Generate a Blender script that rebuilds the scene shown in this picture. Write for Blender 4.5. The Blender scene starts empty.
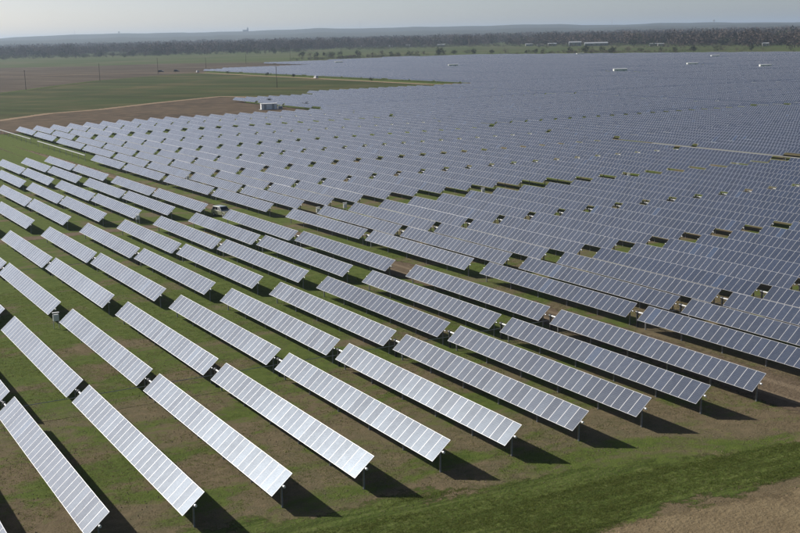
import bpy, bmesh, math, random
import numpy as np
from mathutils import Matrix, Vector, Euler
random.seed(7)
rng = np.random.default_rng(11)
R = math.radians
scene = bpy.context.scene
C = scene.collection

# ------------------------------------------------------------------ camera
F_PX, W_PX, H_PX = 1201.69, 800.0, 533.0
PITCH, ROLL, YAW = 0.1919, -0.0240, 0.4985
CAM = np.array([-70.318, -60.095, 30.208])
fw = np.array([math.sin(YAW)*math.cos(PITCH), math.cos(YAW)*math.cos(PITCH), -math.sin(PITCH)])
r0 = np.array([math.cos(YAW), -math.sin(YAW), 0.0])
u0 = np.cross(r0, fw)
rt = r0*math.cos(ROLL) + u0*math.sin(ROLL)
up = -r0*math.sin(ROLL) + u0*math.cos(ROLL)
cd = bpy.data.cameras.new('camera')
cam = bpy.data.objects.new('camera', cd); C.objects.link(cam)
cd.sensor_width = 36.0; cd.lens = 36.0*F_PX/W_PX
cd.clip_start = 0.5; cd.clip_end = 90000
cam.matrix_world = Matrix(((rt[0], up[0], -fw[0], CAM[0]), (rt[1], up[1], -fw[1], CAM[1]),
                           (rt[2], up[2], -fw[2], CAM[2]), (0, 0, 0, 1)))
scene.camera = cam

def project(x, y, z=0.0):          # only used to find out what the photograph can see
    d = np.array([x, y, z]) - CAM
    zz = d @ fw
    if zz < 1: return (1e6, 1e6, zz)
    return (W_PX/2 + F_PX*(d @ rt)/zz, H_PX/2 - F_PX*(d @ up)/zz, zz)

# ------------------------------------------------------------------ sky and sun
SUN_AZ, SUN_EL = R(-31.0), R(31.0)        # azimuth from +Y towards +X
world = bpy.data.worlds.new('World'); scene.world = world; world.use_nodes = True
wn = world.node_tree; wn.nodes.clear()
sky = wn.nodes.new('ShaderNodeTexSky'); sky.sky_type = 'NISHITA'; sky.sun_disc = False
sky.sun_elevation = SUN_EL; sky.sun_rotation = SUN_AZ
sky.altitude = 150; sky.air_density = 0.42; sky.dust_density = 0.9; sky.ozone_density = 1.0
bg = wn.nodes.new('ShaderNodeBackground'); bg.inputs['Strength'].default_value = 0.115
wo = wn.nodes.new('ShaderNodeOutputWorld')
wb = wn.nodes.new('ShaderNodeMix'); wb.data_type = 'RGBA'; wb.blend_type = 'MULTIPLY'; wb.inputs[0].default_value = 1.0
wb.inputs[7].default_value = (1.0, 0.92, 0.82, 1.0)      # the camera's white balance
wn.links.new(sky.outputs[0], wb.inputs[6]); wn.links.new(wb.outputs[2], bg.inputs['Color']); wn.links.new(bg.outputs[0], wo.inputs['Surface'])
sl = bpy.data.lights.new('sun', 'SUN'); sl.energy = 4.9; sl.angle = R(0.55); sl.color = (1.0, 0.965, 0.91)
so = bpy.data.objects.new('sun', sl); C.objects.link(so)
sv = Vector((math.sin(SUN_AZ)*math.cos(SUN_EL), math.cos(SUN_AZ)*math.cos(SUN_EL), math.sin(SUN_EL)))
so.rotation_euler = sv.to_track_quat('Z', 'Y').to_euler(); so.location = (-120, 120, 120)
scene.view_settings.view_transform = 'Standard'
scene.view_settings.look = 'None'
scene.view_settings.exposure = 0.0
scene.view_settings.gamma = 1.0
scene.view_settings.use_curve_mapping = False

# ------------------------------------------------------------------ material helpers
class NT:
    def __init__(s, name):
        s.m = bpy.data.materials.new(name); s.m.use_nodes = True
        s.t = s.m.node_tree; s.t.nodes.clear()
        s.out = s.t.nodes.new('ShaderNodeOutputMaterial')
    def n(s, kind, **kw):
        nd = s.t.nodes.new('ShaderNode' + kind)
        for k, v in kw.items():
            if k.startswith('i_'):
                key = k[2:]
                key = int(key) if key.isdigit() else key.replace('_', ' ')
                s.set(nd.inputs[key], v)
            else: setattr(nd, k, v)
        return nd
    def set(s, sock, v):
        if isinstance(v, bpy.types.NodeSocket): s.t.links.new(v, sock)
        else: sock.default_value = v
    def noise(s, vec, scale, detail=4, rough=0.55, dist=0.0):
        return s.n('TexNoise', i_Vector=vec, i_Scale=scale, i_Detail=detail, i_Roughness=rough, i_Distortion=dist).outputs['Fac']
    def mr(s, v, a, b, c=0.0, d=1.0, clamp=True):
        return s.n('MapRange', clamp=clamp, i_0=v, i_1=a, i_2=b, i_3=c, i_4=d).outputs[0]
    def math(s, op, a, b=0.0, c=0.0):
        return s.n('Math', operation=op, i_0=a, i_1=b, i_2=c).outputs[0]
    def mix(s, f, a, b):
        nd = s.n('Mix', data_type='RGBA')
        s.set(nd.inputs[0], f)
        for sock, v in ((nd.inputs[6], a), (nd.inputs[7], b)):
            if not isinstance(v, bpy.types.NodeSocket): v = (*v, 1.0) if len(v) == 3 else v
            s.set(sock, v)
        return nd.outputs[2]
    def bsdf(s, **kw):
        b = s.n('BsdfPrincipled')
        for k, v in kw.items():
            sock = b.inputs[k.replace('_', ' ')]
            if not isinstance(v, bpy.types.NodeSocket) and sock.type == 'RGBA' and len(v) == 3: v = (*v, 1.0)
            s.set(sock, v)
        return b
    def done(s, sh):
        s.t.links.new(sh, s.out.inputs['Surface']); return s.m
    def pos(s): return s.n('NewGeometry').outputs['Position']

def plain(name, col, rough=0.7, metal=0.0, var=0.12, scale=3.0, spec=0.4):
    t = NT(name); p = t.n('TexCoord').outputs['Object']
    f = t.noise(p, scale, 5)
    c = t.mix(t.mr(f, 0.3, 0.7), tuple(x*(1-var) for x in col), tuple(min(1, x*(1+var)) for x in col))
    return t.done(t.bsdf(Base_Color=c, Roughness=t.mr(f, 0.2, 0.8, rough*0.85, min(1, rough*1.1)), Metallic=metal, Specular_IOR_Level=spec).outputs[0])

M = {}
M['galv'] = plain('galvanised_steel', (0.50, 0.51, 0.52), 0.45, 0.55, 0.15, 6)
M['pier'] = plain('pier_steel', (0.24, 0.245, 0.25), 0.55, 0.5, 0.15, 5)
M['tube'] = plain('white_tube_paint', (0.72, 0.72, 0.70), 0.45, 0.2, 0.08, 4)
M['frame'] = plain('aluminium_frame', (0.52, 0.52, 0.53), 0.45, 0.25, 0.05, 4)
M['back'] = plain('module_backsheet', (0.30, 0.30, 0.31), 0.6)
M['white'] = plain('white_enclosure_paint', (0.82, 0.82, 0.80), 0.5, 0, 0.06, 1.0)
M['grey'] = plain('grey_enclosure_paint', (0.36, 0.37, 0.37), 0.5)
M['dark'] = plain('dark_metal', (0.045, 0.047, 0.05), 0.5)
M['black'] = plain('black_rubber', (0.02, 0.02, 0.02), 0.75)
M['wood'] = plain('weathered_pole_wood', (0.10, 0.075, 0.055), 0.85, 0, 0.25, 2)
M['bark'] = plain('grey_bark', (0.095, 0.078, 0.066), 0.9, 0, 0.25, 2)

def cell_nodes(t, frame_mask=False):
    uv = t.n('TexCoord').outputs['UV']
    sp = t.n('SeparateXYZ', i_0=uv)
    u, v = sp.outputs[0], sp.outputs[1]
    oi = t.n('ObjectInfo').outputs['Random']
    fl = t.math('FLOOR', u)
    wnz = t.n('TexWhiteNoise', noise_dimensions='1D')
    t.set(wnz.inputs['W'], t.math('ADD', fl, t.math('MULTIPLY', oi, 977.0)))
    rnd = wnz.outputs['Value']
    c1 = t.mix(t.mr(rnd, 0.0, 1.0), (0.011, 0.019, 0.044), (0.018, 0.029, 0.066))
    c1 = t.mix(t.mr(rnd, 0.982, 0.992), c1, (0.030, 0.056, 0.115))      # the odd bluer module
    # crystals and cell gaps
    fu, fv = t.math('FRACT', u), v
    cu = t.math('FRACT', t.math('MULTIPLY', fu, 6.0)); cv = t.math('FRACT', t.math('MULTIPLY', fv, 12.0))
    gu = t.math('MINIMUM', cu, t.math('SUBTRACT', 1.0, cu)); gv = t.math('MINIMUM', cv, t.math('SUBTRACT', 1.0, cv))
    gap = t.mr(t.math('MINIMUM', gu, gv), 0.018, 0.035, 1.0, 0.0)
    comb = t.n('CombineXYZ', i_0=u, i_1=t.math('MULTIPLY', v, 2.0), i_2=t.math('MULTIPLY', oi, 50.0)).outputs[0]
    cr = t.noise(comb, 34.0, 3, 0.7)
    c1 = t.mix(t.mr(cr, 0.35, 0.65), c1, t.mix(0.3, c1, (0.12, 0.14, 0.19)))
    c1 = t.mix(t.math('MULTIPLY', gap, 0.30), c1, (0.42, 0.43, 0.46))
    dust = t.noise(comb, 2.1, 3, 0.6)
    c1 = t.mix(t.mr(dust, 0.45, 0.8, 0.0, 0.10), c1, (0.24, 0.22, 0.20))
    bump = t.n('Bump', i_Strength=0.30, i_Distance=0.006, i_Height=t.noise(comb, 15.0, 3, 0.7)).outputs[0]
    return u, v, rnd, c1, bump, dust

def cell_material(name, far):
    t = NT(name)
    u, v, rnd, c1, bump, dust = cell_nodes(t)
    rough = t.math('ADD', t.mr(rnd, 0, 1, 0.230, 0.266), t.mr(dust, 0.3, 0.7, -0.010, 0.012))
    if far:
        fu = t.math('FRACT', u)
        e1 = t.math('MINIMUM', fu, t.math('SUBTRACT', 1.0, fu))
        e2 = t.math('MULTIPLY', t.math('MINIMUM', v, t.math('SUBTRACT', 1.0, v)), 1.9)
        fm = t.mr(t.math('MINIMUM', e1, e2), 0.024, 0.030, 1.0, 0.0)
        c1 = t.mix(fm, c1, (0.60, 0.60, 0.61))
        b = t.bsdf(Base_Color=c1, Roughness=rough, Specular_IOR_Level=0.74, Coat_Weight=t.math('SUBTRACT', 1.0, fm), Coat_Roughness=0.10, Coat_Tint=(0.86, 0.94, 1.0), Specular_Tint=(0.86, 0.93, 1.0), Coat_IOR=1.62)
    else:
        b = t.bsdf(Base_Color=c1, Roughness=rough, Specular_IOR_Level=0.74, Coat_Weight=1.0, Coat_Roughness=0.10, Coat_Tint=(0.86, 0.94, 1.0), Specular_Tint=(0.86, 0.93, 1.0), Coat_IOR=1.62, Normal=bump, Coat_Normal=bump)
    return t.done(b.outputs[0])
M['cell'] = cell_material('photovoltaic_glass', False)
M['cell_far'] = cell_material('photovoltaic_glass_far', True)

def ground_site():
    t = NT('site_soil_and_grass'); p = t.pos()
    sp = t.n('SeparateXYZ', i_0=p)
    stretch = t.n('VectorMath', operation='MULTIPLY', i_0=p, i_1=(0.55, 1.0, 1.0)).outputs[0]
    a = t.noise(stretch, 0.16, 6, 0.62, 0.6); b = t.noise(p, 1.1, 6, 0.65); c = t.noise(p, 7.0, 5, 0.7)
    d = t.noise(p, 0.045, 3, 0.5)
    soil = t.mix(t.mr(b, 0.3, 0.7), (0.132, 0.100, 0.055), (0.228, 0.174, 0.098))
    soil = t.mix(t.mr(c, 0.45, 0.75, 0, 0.6), soil, (0.255, 0.208, 0.135))
    dry = t.mix(t.mr(c, 0.3, 0.7), (0.115, 0.104, 0.052), (0.195, 0.172, 0.092))
    green = t.mix(t.mr(b, 0.3, 0.7), (0.070, 0.108, 0.017), (0.138, 0.172, 0.036))
    green = t.mix(t.mr(c, 0.5, 0.8, 0, 0.55), green, (0.125, 0.125, 0.050))
    # greener away from the trampled front edge
    far = t.math('ADD', t.mr(sp.outputs[1], 12.0, 62.0, -0.02, 0.12), t.mr(sp.outputs[1], 215.0, 265.0, 0.0, 0.22))
    far = t.math('SUBTRACT', far, t.mr(sp.outputs[0], -4.0, 14.0, 0.0, 0.09))
    ga = t.math('ADD', t.math('ADD', a, far), t.math('MULTIPLY', t.math('SUBTRACT', b, 0.5), 0.35))
    base = t.mix(t.mr(d, 0.42, 0.60), soil, t.mix(t.mr(b, 0.35, 0.65), dry, soil))
    col = t.mix(t.mr(ga, 0.47, 0.58), base, green)
    bump = t.n('Bump', i_Strength=0.9, i_Distance=0.12, i_Height=t.math('ADD', t.math('MULTIPLY', b, 0.7), c)).outputs[0]
    return t.done(t.bsdf(Base_Color=col, Roughness=0.95, Specular_IOR_Level=0.1, Normal=bump).outputs[0])
M['site'] = ground_site()

def field_mat(name, c1, c2, c3, s1=0.01, s2=0.12, rows=None, bump=0.5):
    t = NT(name); p = t.pos()
    a = t.noise(p, s1, 5, 0.6, 0.4); b = t.noise(p, s2, 5, 0.65); d = t.noise(p, 1.3, 4, 0.7)
    col = t.mix(t.mr(a, 0.35, 0.65), c1, c2)
    col = t.mix(t.mr(b, 0.46, 0.64, 0, 0.8), col, c3)
    if rows:
        rot = t.n('VectorRotate', rotation_type='Z_AXIS', i_Vector=p, i_Angle=rows[0]).outputs[0]
        st = t.n('VectorMath', operation='MULTIPLY', i_0=rot, i_1=(0.06, 1.0, 1.0)).outputs[0]
        w = t.noise(st, rows[1], 3, 0.6)
        col = t.mix(t.mr(w, 0.40, 0.62, 0, rows[2]), col, tuple(x*0.55 for x in c1))
    bp = t.n('Bump', i_Strength=bump, i_Distance=0.3, i_Height=t.math('ADD', b, d)).outputs[0]
    return t.done(t.bsdf(Base_Color=col, Roughness=0.95, Specular_IOR_Level=0.08, Normal=bp).outputs[0])
M['pasture'] = field_mat('pasture', (0.066, 0.092, 0.026), (0.088, 0.116, 0.036), (0.135, 0.125, 0.065), 0.0022, 0.008)
M['green_field'] = field_mat('green_field', (0.058, 0.080, 0.020), (0.080, 0.094, 0.028), (0.150, 0.118, 0.052), 0.006, 0.018, (R(62), 0.05, 0.6))
M['ploughed'] = field_mat('ploughed_field', (0.098, 0.075, 0.050), (0.128, 0.098, 0.066), (0.165, 0.132, 0.092), 0.005, 0.016, (R(75), 0.04, 0.5))
M['bare_soil'] = field_mat('bare_soil', (0.080, 0.060, 0.040), (0.130, 0.096, 0.062), (0.180, 0.128, 0.080), 0.02, 0.15)

def strip_mat(name, c1, c2, c3, alpha_in=0.55, rowdir=None, ruts=False, ragged=0.0):
    """a worn strip whose edges break up; uv.y runs -1..1 across the strip"""
    t = NT(name); p = t.pos()
    v = t.n('SeparateXYZ', i_0=t.n('TexCoord').outputs['UV']).outputs[1]
    a = t.noise(p, 0.35, 5, 0.62); b = t.noise(p, 2.6, 5, 0.7)
    col = t.mix(t.mr(a, 0.35, 0.65), c1, c2)
    col = t.mix(t.mr(b, 0.45, 0.75, 0, 0.8), col, c3)
    if rowdir is not None:
        st = t.n('VectorMath', operation='MULTIPLY', i_0=p, i_1=rowdir).outputs[0]
        w = t.noise(st, 1.0, 3, 0.6)
        col = t.mix(t.mr(w, 0.42, 0.60, 0, 0.75), col, tuple(x*0.62 for x in c1))
    e = t.math('ABSOLUTE', v)
    if ruts:
        rr = t.math('ABSOLUTE', t.math('SUBTRACT', t.math('ADD', e, t.math('MULTIPLY', t.math('SUBTRACT', a, 0.5), 0.25)), 0.34))
        col = t.mix(t.mr(rr, 0.05, 0.14, 0.75, 0.0), col, tuple(x*1.15 for x in c3))
    k = t.math('ADD', e, t.math('MULTIPLY', t.math('SUBTRACT', t.noise(p, 0.55, 5, 0.7), 0.5), 1.3))
    k = t.math('ADD', k, t.math('MULTIPLY', t.math('SUBTRACT', t.noise(t.n('VectorMath', operation='MULTIPLY', i_0=p, i_1=(0.35, 1.0, 1.0)).outputs[0], 0.30, 3, 0.6), 0.5), ragged))
    k = t.math('ADD', k, t.math('MULTIPLY', t.math('SUBTRACT', b, 0.5), 0.6))
    alpha = t.mr(k, alpha_in, alpha_in+0.22, 1.0, 0.0)
    bp = t.n('Bump', i_Strength=1.0, i_Distance=0.16, i_Height=t.math('ADD', a, b)).outputs[0]
    return t.done(t.bsdf(Base_Color=col, Roughness=0.95, Specular_IOR_Level=0.08, Normal=bp, Alpha=alpha).outputs[0])
M['road'] = strip_mat('dirt_road', (0.130, 0.096, 0.062), (0.172, 0.128, 0.082), (0.225, 0.172, 0.112), 0.74, ruts=True)
M['track'] = strip_mat('pale_dirt_track', (0.30, 0.215, 0.135), (0.36, 0.26, 0.17), (0.39, 0.29, 0.20), 0.75)
M['verge'] = strip_mat('mown_verge', (0.085, 0.122, 0.022), (0.122, 0.155, 0.036), (0.175, 0.172, 0.070), 0.62, (0.10, 1.6, 1.0), ragged=1.6)
M['dryverge'] = strip_mat('dry_verge', (0.150, 0.122, 0.080), (0.185, 0.152, 0.100), (0.225, 0.185, 0.130), 0.22)
M['earth'] = strip_mat('bare_earth', (0.200, 0.150, 0.084), (0.250, 0.192, 0.108), (0.292, 0.230, 0.138), 0.80)

def foliage(name, c1, c2):
    t = NT(name); p = t.pos(); oi = t.n('ObjectInfo').outputs['Random']
    f = t.noise(p, 0.6, 4, 0.6)
    g = t.noise(p, 0.011, 3, 0.6)
    c = t.mix(t.mr(t.math('ADD', t.math('MULTIPLY', f, 0.6), t.math('MULTIPLY', g, 0.5)), 0.42, 0.68), c1, c2)
    return t.done(t.bsdf(Base_Color=c, Roughness=0.9, Specular_IOR_Level=0.1).outputs[0])
M['bare_wood'] = foliage('bare_winter_twigs', (0.066, 0.050, 0.042), (0.150, 0.116, 0.094))
M['leaf'] = foliage('evergreen_leaves', (0.030, 0.040, 0.018), (0.062, 0.070, 0.034))
M['leaf_pale'] = foliage('pale_scrub_leaves', (0.085, 0.100, 0.050), (0.125, 0.135, 0.075))
def grass_mat(name, c1, c2):
    t = NT(name); p = t.pos()
    c = t.mix(t.mr(t.noise(p, 2.2, 4, 0.7), 0.3, 0.7), c1, c2)
    tr = t.n('BsdfTranslucent', i_Color=c)
    mx = t.n('MixShader', i_0=0.45, i_1=t.bsdf(Base_Color=c, Roughness=0.8, Specular_IOR_Level=0.15).outputs[0], i_2=tr.outputs[0])
    return t.done(mx.outputs[0])
M['blade'] = grass_mat('grass_blades', (0.115, 0.155, 0.030), (0.20, 0.215, 0.065))
M['drygrass'] = grass_mat('dry_grass_blades', (0.16, 0.14, 0.075), (0.27, 0.23, 0.135))
M['hill'] = field_mat('wooded_hill', (0.036, 0.044, 0.036), (0.055, 0.060, 0.046), (0.085, 0.080, 0.060), 0.0012, 0.006, None, 0.0)

# ------------------------------------------------------------------ mesh helpers
def mesh_np(name, V, faces, mats, mat_idx=None, uv=None, smooth=False):
    """faces: list of equal-length (n,k) int arrays"""
    me = bpy.data.meshes.new(name)
    V = np.asarray(V, dtype=np.float32)
    arrs = [np.asarray(f, dtype=np.int32) for f in faces if len(f)]
    loops = np.concatenate([a.ravel() for a in arrs])
    counts = np.concatenate([np.full(len(a), a.shape[1], np.int32) for a in arrs])
    starts = np.concatenate([[0], np.cumsum(counts)[:-1]]).astype(np.int32)
    me.vertices.add(len(V)); me.vertices.foreach_set('co', V.ravel())
    me.loops.add(len(loops)); me.loops.foreach_set('vertex_index', loops)
    me.polygons.add(len(counts)); me.polygons.foreach_set('loop_start', starts); me.polygons.foreach_set('loop_total', counts)
    if mat_idx is not None: me.polygons.foreach_set('material_index', np.asarray(mat_idx, np.int32))
    if uv is not None:
        ul = me.uv_layers.new(name='uv'); ul.data.foreach_set('uv', np.asarray(uv, np.float32).ravel())
    for m in mats: me.materials.append(M[m] if isinstance(m, str) else m)
    me.polygons.foreach_set('use_smooth', np.full(len(counts), bool(smooth)))
    me.update(calc_edges=True); me.validate()
    return me

def link(name, me, parent=None, loc=(0, 0, 0), rot=(0, 0, 0), **props):
    o = bpy.data.objects.new(name, me); C.objects.link(o)
    o.location = loc; o.rotation_euler = rot
    if parent is not None: o.parent = parent
    for k, v in props.items(): o[k] = v
    return o

def empty(name, loc, rz=0.0, **props):
    o = link(name, None, None, loc, (0, 0, rz), **props); o.empty_display_size = 0.5
    return o

class MB:
    def __init__(s): s.V = []; s.Fc = []; s.mi = []
    def box(s, x0, x1, y0, y1, z0, z1, mi=0):
        b = len(s.V)
        s.V += [(x0,y0,z0),(x1,y0,z0),(x1,y1,z0),(x0,y1,z0),(x0,y0,z1),(x1,y0,z1),(x1,y1,z1),(x0,y1,z1)]
        for f in ((0,3,2,1),(4,5,6,7),(0,1,5,4),(1,2,6,5),(2,3,7,6),(3,0,4,7)): s.Fc.append(tuple(b+i for i in f)); s.mi.append(mi)
        return s
    def poly(s, pts, mi=0):
        b = len(s.V); s.V += [tuple(p) for p in pts]; s.Fc.append(tuple(range(b, b+len(pts)))); s.mi.append(mi); return s
    def tube(s, a, b, ra, rb, n=8, cap=True, mi=0):
        a, b = Vector(a), Vector(b); d = (b-a).normalized()
        x = d.orthogonal().normalized(); y = d.cross(x)
        k = len(s.V)
        for c, r in ((a, ra), (b, rb)):
            for i in range(n):
                t = 2*math.pi*i/n; s.V.append(tuple(c + x*(r*math.cos(t)) + y*(r*math.sin(t))))
        for i in range(n):
            j = (i+1) % n; s.Fc.append((k+i, k+j, k+n+j, k+n+i)); s.mi.append(mi)
        if cap:
            s.Fc.append(tuple(k+i for i in reversed(range(n)))); s.mi.append(mi)
            s.Fc.append(tuple(k+n+i for i in range(n))); s.mi.append(mi)
        return s
    def extrude(s, prof, axis, a, b, mi=0):
        """prof: 2-D outline (counter-clockwise) in the two other axes, swept along axis from a to b"""
        def P(p, t):
            q = [0, 0, 0]; o = [i for i in range(3) if i != axis]; q[axis] = t; q[o[0]] = p[0]; q[o[1]] = p[1]; return tuple(q)
        k = len(s.V); n = len(prof)
        s.V += [P(p, a) for p in prof] + [P(p, b) for p in prof]
        for i in range(n):
            j = (i+1) % n; s.Fc.append((k+i, k+j, k+n+j, k+n+i)); s.mi.append(mi)
        s.Fc.append(tuple(k+i for i in reversed(range(n)))); s.mi.append(mi)
        s.Fc.append(tuple(k+n+i for i in range(n))); s.mi.append(mi)
        return s
    def mesh(s, name, mats, smooth=False, fix=True):
        me = bpy.data.meshes.new(name); me.from_pydata(s.V, [], s.Fc)
        for m in (mats if isinstance(mats, (list, tuple)) else [mats]): me.materials.append(M[m] if isinstance(m, str) else m)
        me.polygons.foreach_set('material_index', s.mi)
        if fix:
            bm = bmesh.new(); bm.from_mesh(me); bmesh.ops.recalc_face_normals(bm, faces=bm.faces); bm.to_mesh(me); bm.free()
        if smooth: me.shade_smooth() if hasattr(me, 'shade_smooth') else None
        me.update(); return me
    def obj(s, name, mats, parent=None, loc=(0,0,0), rot=(0,0,0), **props):
        return link(name, s.mesh(name, mats), parent, loc, rot, **props)

# ------------------------------------------------------------------ terrain
def sm(t):
    t = np.clip(t, 0, 1); return t*t*(3-2*t)
def zt(x, y):
    x = np.asarray(x, float); y = np.asarray(y, float)
    zn = -0.0088*np.clip(y-50, 0, 230)*(1 - sm((y-300)/150))
    z2 = -0.004*np.clip(y-40, 0, 200)*(1 - sm((x-8)/60))*(1 - sm((y-330)/120))
    s1 = sm((x-0.5)/7.5)
    return zn*(1-s1) + z2*s1
ztf = lambda x, y: float(zt(x, y))

def sheet(name, xs, ys, off, mat, **props):
    X, Y = np.meshgrid(xs, ys); Z = zt(X, Y) + off
    V = np.stack([X, Y, Z], -1).reshape(-1, 3); nx, ny = len(xs), len(ys)
    i = np.arange(ny-1)[:, None]*nx + np.arange(nx-1)[None, :]; i = i.ravel()
    return link(name, mesh_np(name, V, [np.stack([i, i+1, i+1+nx, i+nx], 1)], [mat], smooth=True), None, **props)

nearx = list(np.arange(-160, 180, 4.0)); neary = list(np.arange(-70, 470, 4.0))
gx = [-45000, -15000, -5000, -2000, -800, -300] + nearx + [250, 400, 900, 2500, 6000, 15000, 45000]
gy = [-45000, -10000, -2000, -500, -150] + neary + [520, 700, 1200, 2500, 6000, 15000, 45000]
sheet('ground', gx, gy, -0.10, 'pasture', kind='structure', label='flat green and brown farmland reaching the horizon')
sx = [-160] + list(np.arange(-156, 176, 4.0)) + [220, 260, 300, 400, 500, 600, 700, 800, 890]
sheet('site_ground', [x for x in sx if x <= 304], list(np.arange(-70, 371, 4.0)) + [400, 450, 500, 540], 0.0, 'site', kind='structure', label='patchy soil and grass under the solar panels')
sheet('north_site_ground', [292, 400, 500, 600, 700, 800, 900], [-70, 100, 300, 540, 700, 900, 1100, 1215], 0.03, 'site', kind='structure', label='ground under the far panel field')

def ribbon(name, pts, widths, off, mat, label, step=3.0, kind='structure'):
    """a strip along a polyline with uv.y = -1..1 across"""
    P = [Vector((*p, 0)) for p in pts]; W = widths if isinstance(widths, (list, tuple)) else [widths]*len(pts)
    cen, wid = [], []
    for k in range(len(P)-1):
        n = max(1, int((P[k+1]-P[k]).length/step))
        for i in range(n): cen.append(P[k].lerp(P[k+1], i/n)); wid.append(W[k]+(W[k+1]-W[k])*i/n)
    cen.append(P[-1]); wid.append(W[-1])
    V, uv_v, nacr = [], [], 5
    for i, c in enumerate(cen):
        d = (cen[min(i+1, len(cen)-1)] - cen[max(i-1, 0)]).normalized(); nrm = Vector((-d.y, d.x, 0))
        for q in range(nacr):
            t = -1 + 2*q/(nacr-1); p = c + nrm*(t*wid[i]/2)
            V.append((p.x, p.y, ztf(p.x, p.y)+off)); uv_v.append((i*0.1, t))
    Fs, uv = [], []
    for i in range(len(cen)-1):
        for q in range(nacr-1):
            a = i*nacr+q; f = (a, a+nacr, a+nacr+1, a+1); f = f[::-1]
            Fs.append(f); uv += [uv_v[v] for v in f]
    return link(name, mesh_np(name, V, [np.array(Fs)], [mat], uv=uv, smooth=True), None, kind=kind, label=label)

def polygon(name, pts, off, mat, label, jit=2.0, step=25.0):
    V = []
    for k in range(len(pts)):
        a, b = Vector((*pts[k], 0)), Vector((*pts[(k+1) % len(pts)], 0)); n = max(1, int((b-a).length/step))
        nrm = Vector((-(b-a).y, (b-a).x, 0)).normalized()
        for i in range(n):
            p = a.lerp(b, i/n) + nrm*random.uniform(-jit, jit); V.append((p.x, p.y, ztf(p.x, p.y)+off))
    bm = bmesh.new(); f = bm.faces.new([bm.verts.new(v) for v in V]); f.normal_update()
    if f.normal.z < 0: f.normal_flip()
    bmesh.ops.triangulate(bm, faces=[f]); me = bpy.data.meshes.new(name); bm.to_mesh(me); bm.free(); me.materials.append(M[mat])
    return link(name, me, None, kind='structure', label=label)

polygon('ploughed_field', [(-500, 690), (-60, 600), (69, 692), (126, 782), (172, 852), (240, 916), (290, 956), (330, 1030), (445, 1045), (480, 1200), (515, 1240), (455, 1286), (388, 1382), (294, 1395), (215, 1465), (-300, 1600)], 0.05, 'ploughed', 'brown ploughed field beyond the green field', 1.5)
polygon('green_field', [(-400, 470), (-40, 392), (20, 433), (46, 462), (70, 473), (108, 506), (149, 535), (160, 500), (240, 525), (287, 553), (287, 950), (240, 914), (172, 850), (126, 780), (69, 690), (-60, 598), (-500, 688)], 0.09, 'green_field', 'green field left of the far panels', 0.8)
polygon('bare_soil', [(-60, 372), (10, 367), (60, 369), (134, 371), (137, 470), (150, 492), (152, 512), (146, 528), (108, 502), (70, 469), (46, 458), (20, 429), (-40, 388)], 0.14, 'bare_soil', 'bare brown soil between the panels and the track', 0.8, 8.0)
ribbon('dirt_track', [(-60, 378), (-20, 405), (20, 431), (46, 461), (70, 471), (108, 504), (149, 533), (156, 516), (158, 494)], 6.5, 0.20, 'track', 'pale dirt track curving past the bare soil', 6)
ribbon('field_road', [(60, 1105), (140, 1065), (203, 1034), (267, 1002), (288, 960), (289, 700), (288, 552), (330, 545)], 7.0, 0.16, 'track', 'pale dirt road along the far panel field', 10)
ribbon('field_margin', [(-60, 606), (69, 696), (126, 786), (172, 856), (240, 920), (288, 960)], 7.0, 0.13, 'verge', 'bright grass margin between green and ploughed fields', 10)
ribbon('service_road', [(9, -40), (5.5, -10), (4.0, 8), (3.9, 40), (3.6, 80), (3.4, 130), (3.4, 200), (3.2, 262), (1.5, 330), (-8, 372)], [12, 11, 8.5, 6.2, 6.0, 6.0, 5.8, 5.6, 5, 5], 0.012, 'road', 'brown dirt service road between the two panel fields')
ribbon('cross_lane', [(-70, 137), (-30, 135.3), (0.5, 135)], 4.6, 0.008, 'road', 'worn dirt lane crossing the left panel field')
ribbon('grass_verge', [(-80, 6.0), (-45, 2.0), (-34, 0.8), (-20, -0.6), (-12, -1.9), (-4, -2.6)], [14, 13.5, 13.0, 10.6, 8.6, 6.5], 0.020, 'verge', 'green mown grass verge across the foreground')
ribbon('bare_earth', [(-60, -10.5), (-40, -9.5), (-24, -9.2), (-12, -11), (4, -16)], [9, 10, 9.5, 9.5, 9], 0.016, 'earth', 'bare pale earth in the bottom right corner')

# hills on the horizon: (azimuth deg, elevation deg of the crest)
def hill(name, prof, dist, base_drop, label):
    V, Fs = [], []
    n = len(prof)
    az = np.array([p[0] for p in prof]); el = np.array([p[1] for p in prof])
    fine = np.linspace(az[0], az[-1], 260); fe = np.interp(fine, az, el)
    for k, (a, e) in enumerate(zip(fine, fe)):
        e += 0.008*math.sin(k*0.9) + random.uniform(-0.005, 0.005)
        a = R(a); h = CAM[2] + dist*math.tan(R(e))
        for d, z in ((dist*0.72, -6.0), (dist*0.86, max(0, h*0.55)), (dist, h), (dist*1.1, max(h*0.7, 2)), (dist*1.3, -8)):
            V.append((CAM[0] + math.sin(a)*d, CAM[1] + math.cos(a)*d, z))
    for k in range(len(fine)-1):
        for q in range(4):
            a = k*5+q; Fs.append((a, a+5, a+6, a+1))
    return link(name, mesh_np(name, V, [np.array(Fs)[:, ::-1]], ['hill'], smooth=True), None, kind='structure', label=label)
HP = [(-14, .15), (4, .14), (8, .15), (10.7, .178), (12.4, .248), (14.2, .274), (15.9, .277), (17.7, .258), (19.6, .239), (21.4, .242), (23.2, .267), (25.1, .306), (27, .24), (28.8, .26), (31.2, .242), (32.6, .231), (34, .243), (34.9, .253), (36.3, .22), (37.2, .166), (39, .12), (40.4, .156), (42.6, .145), (44.8, .085), (46.9, .05), (52, .06), (70, .1)]
hill('far_hills', HP, 10000, 0, 'long low blue hills along the horizon')
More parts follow.
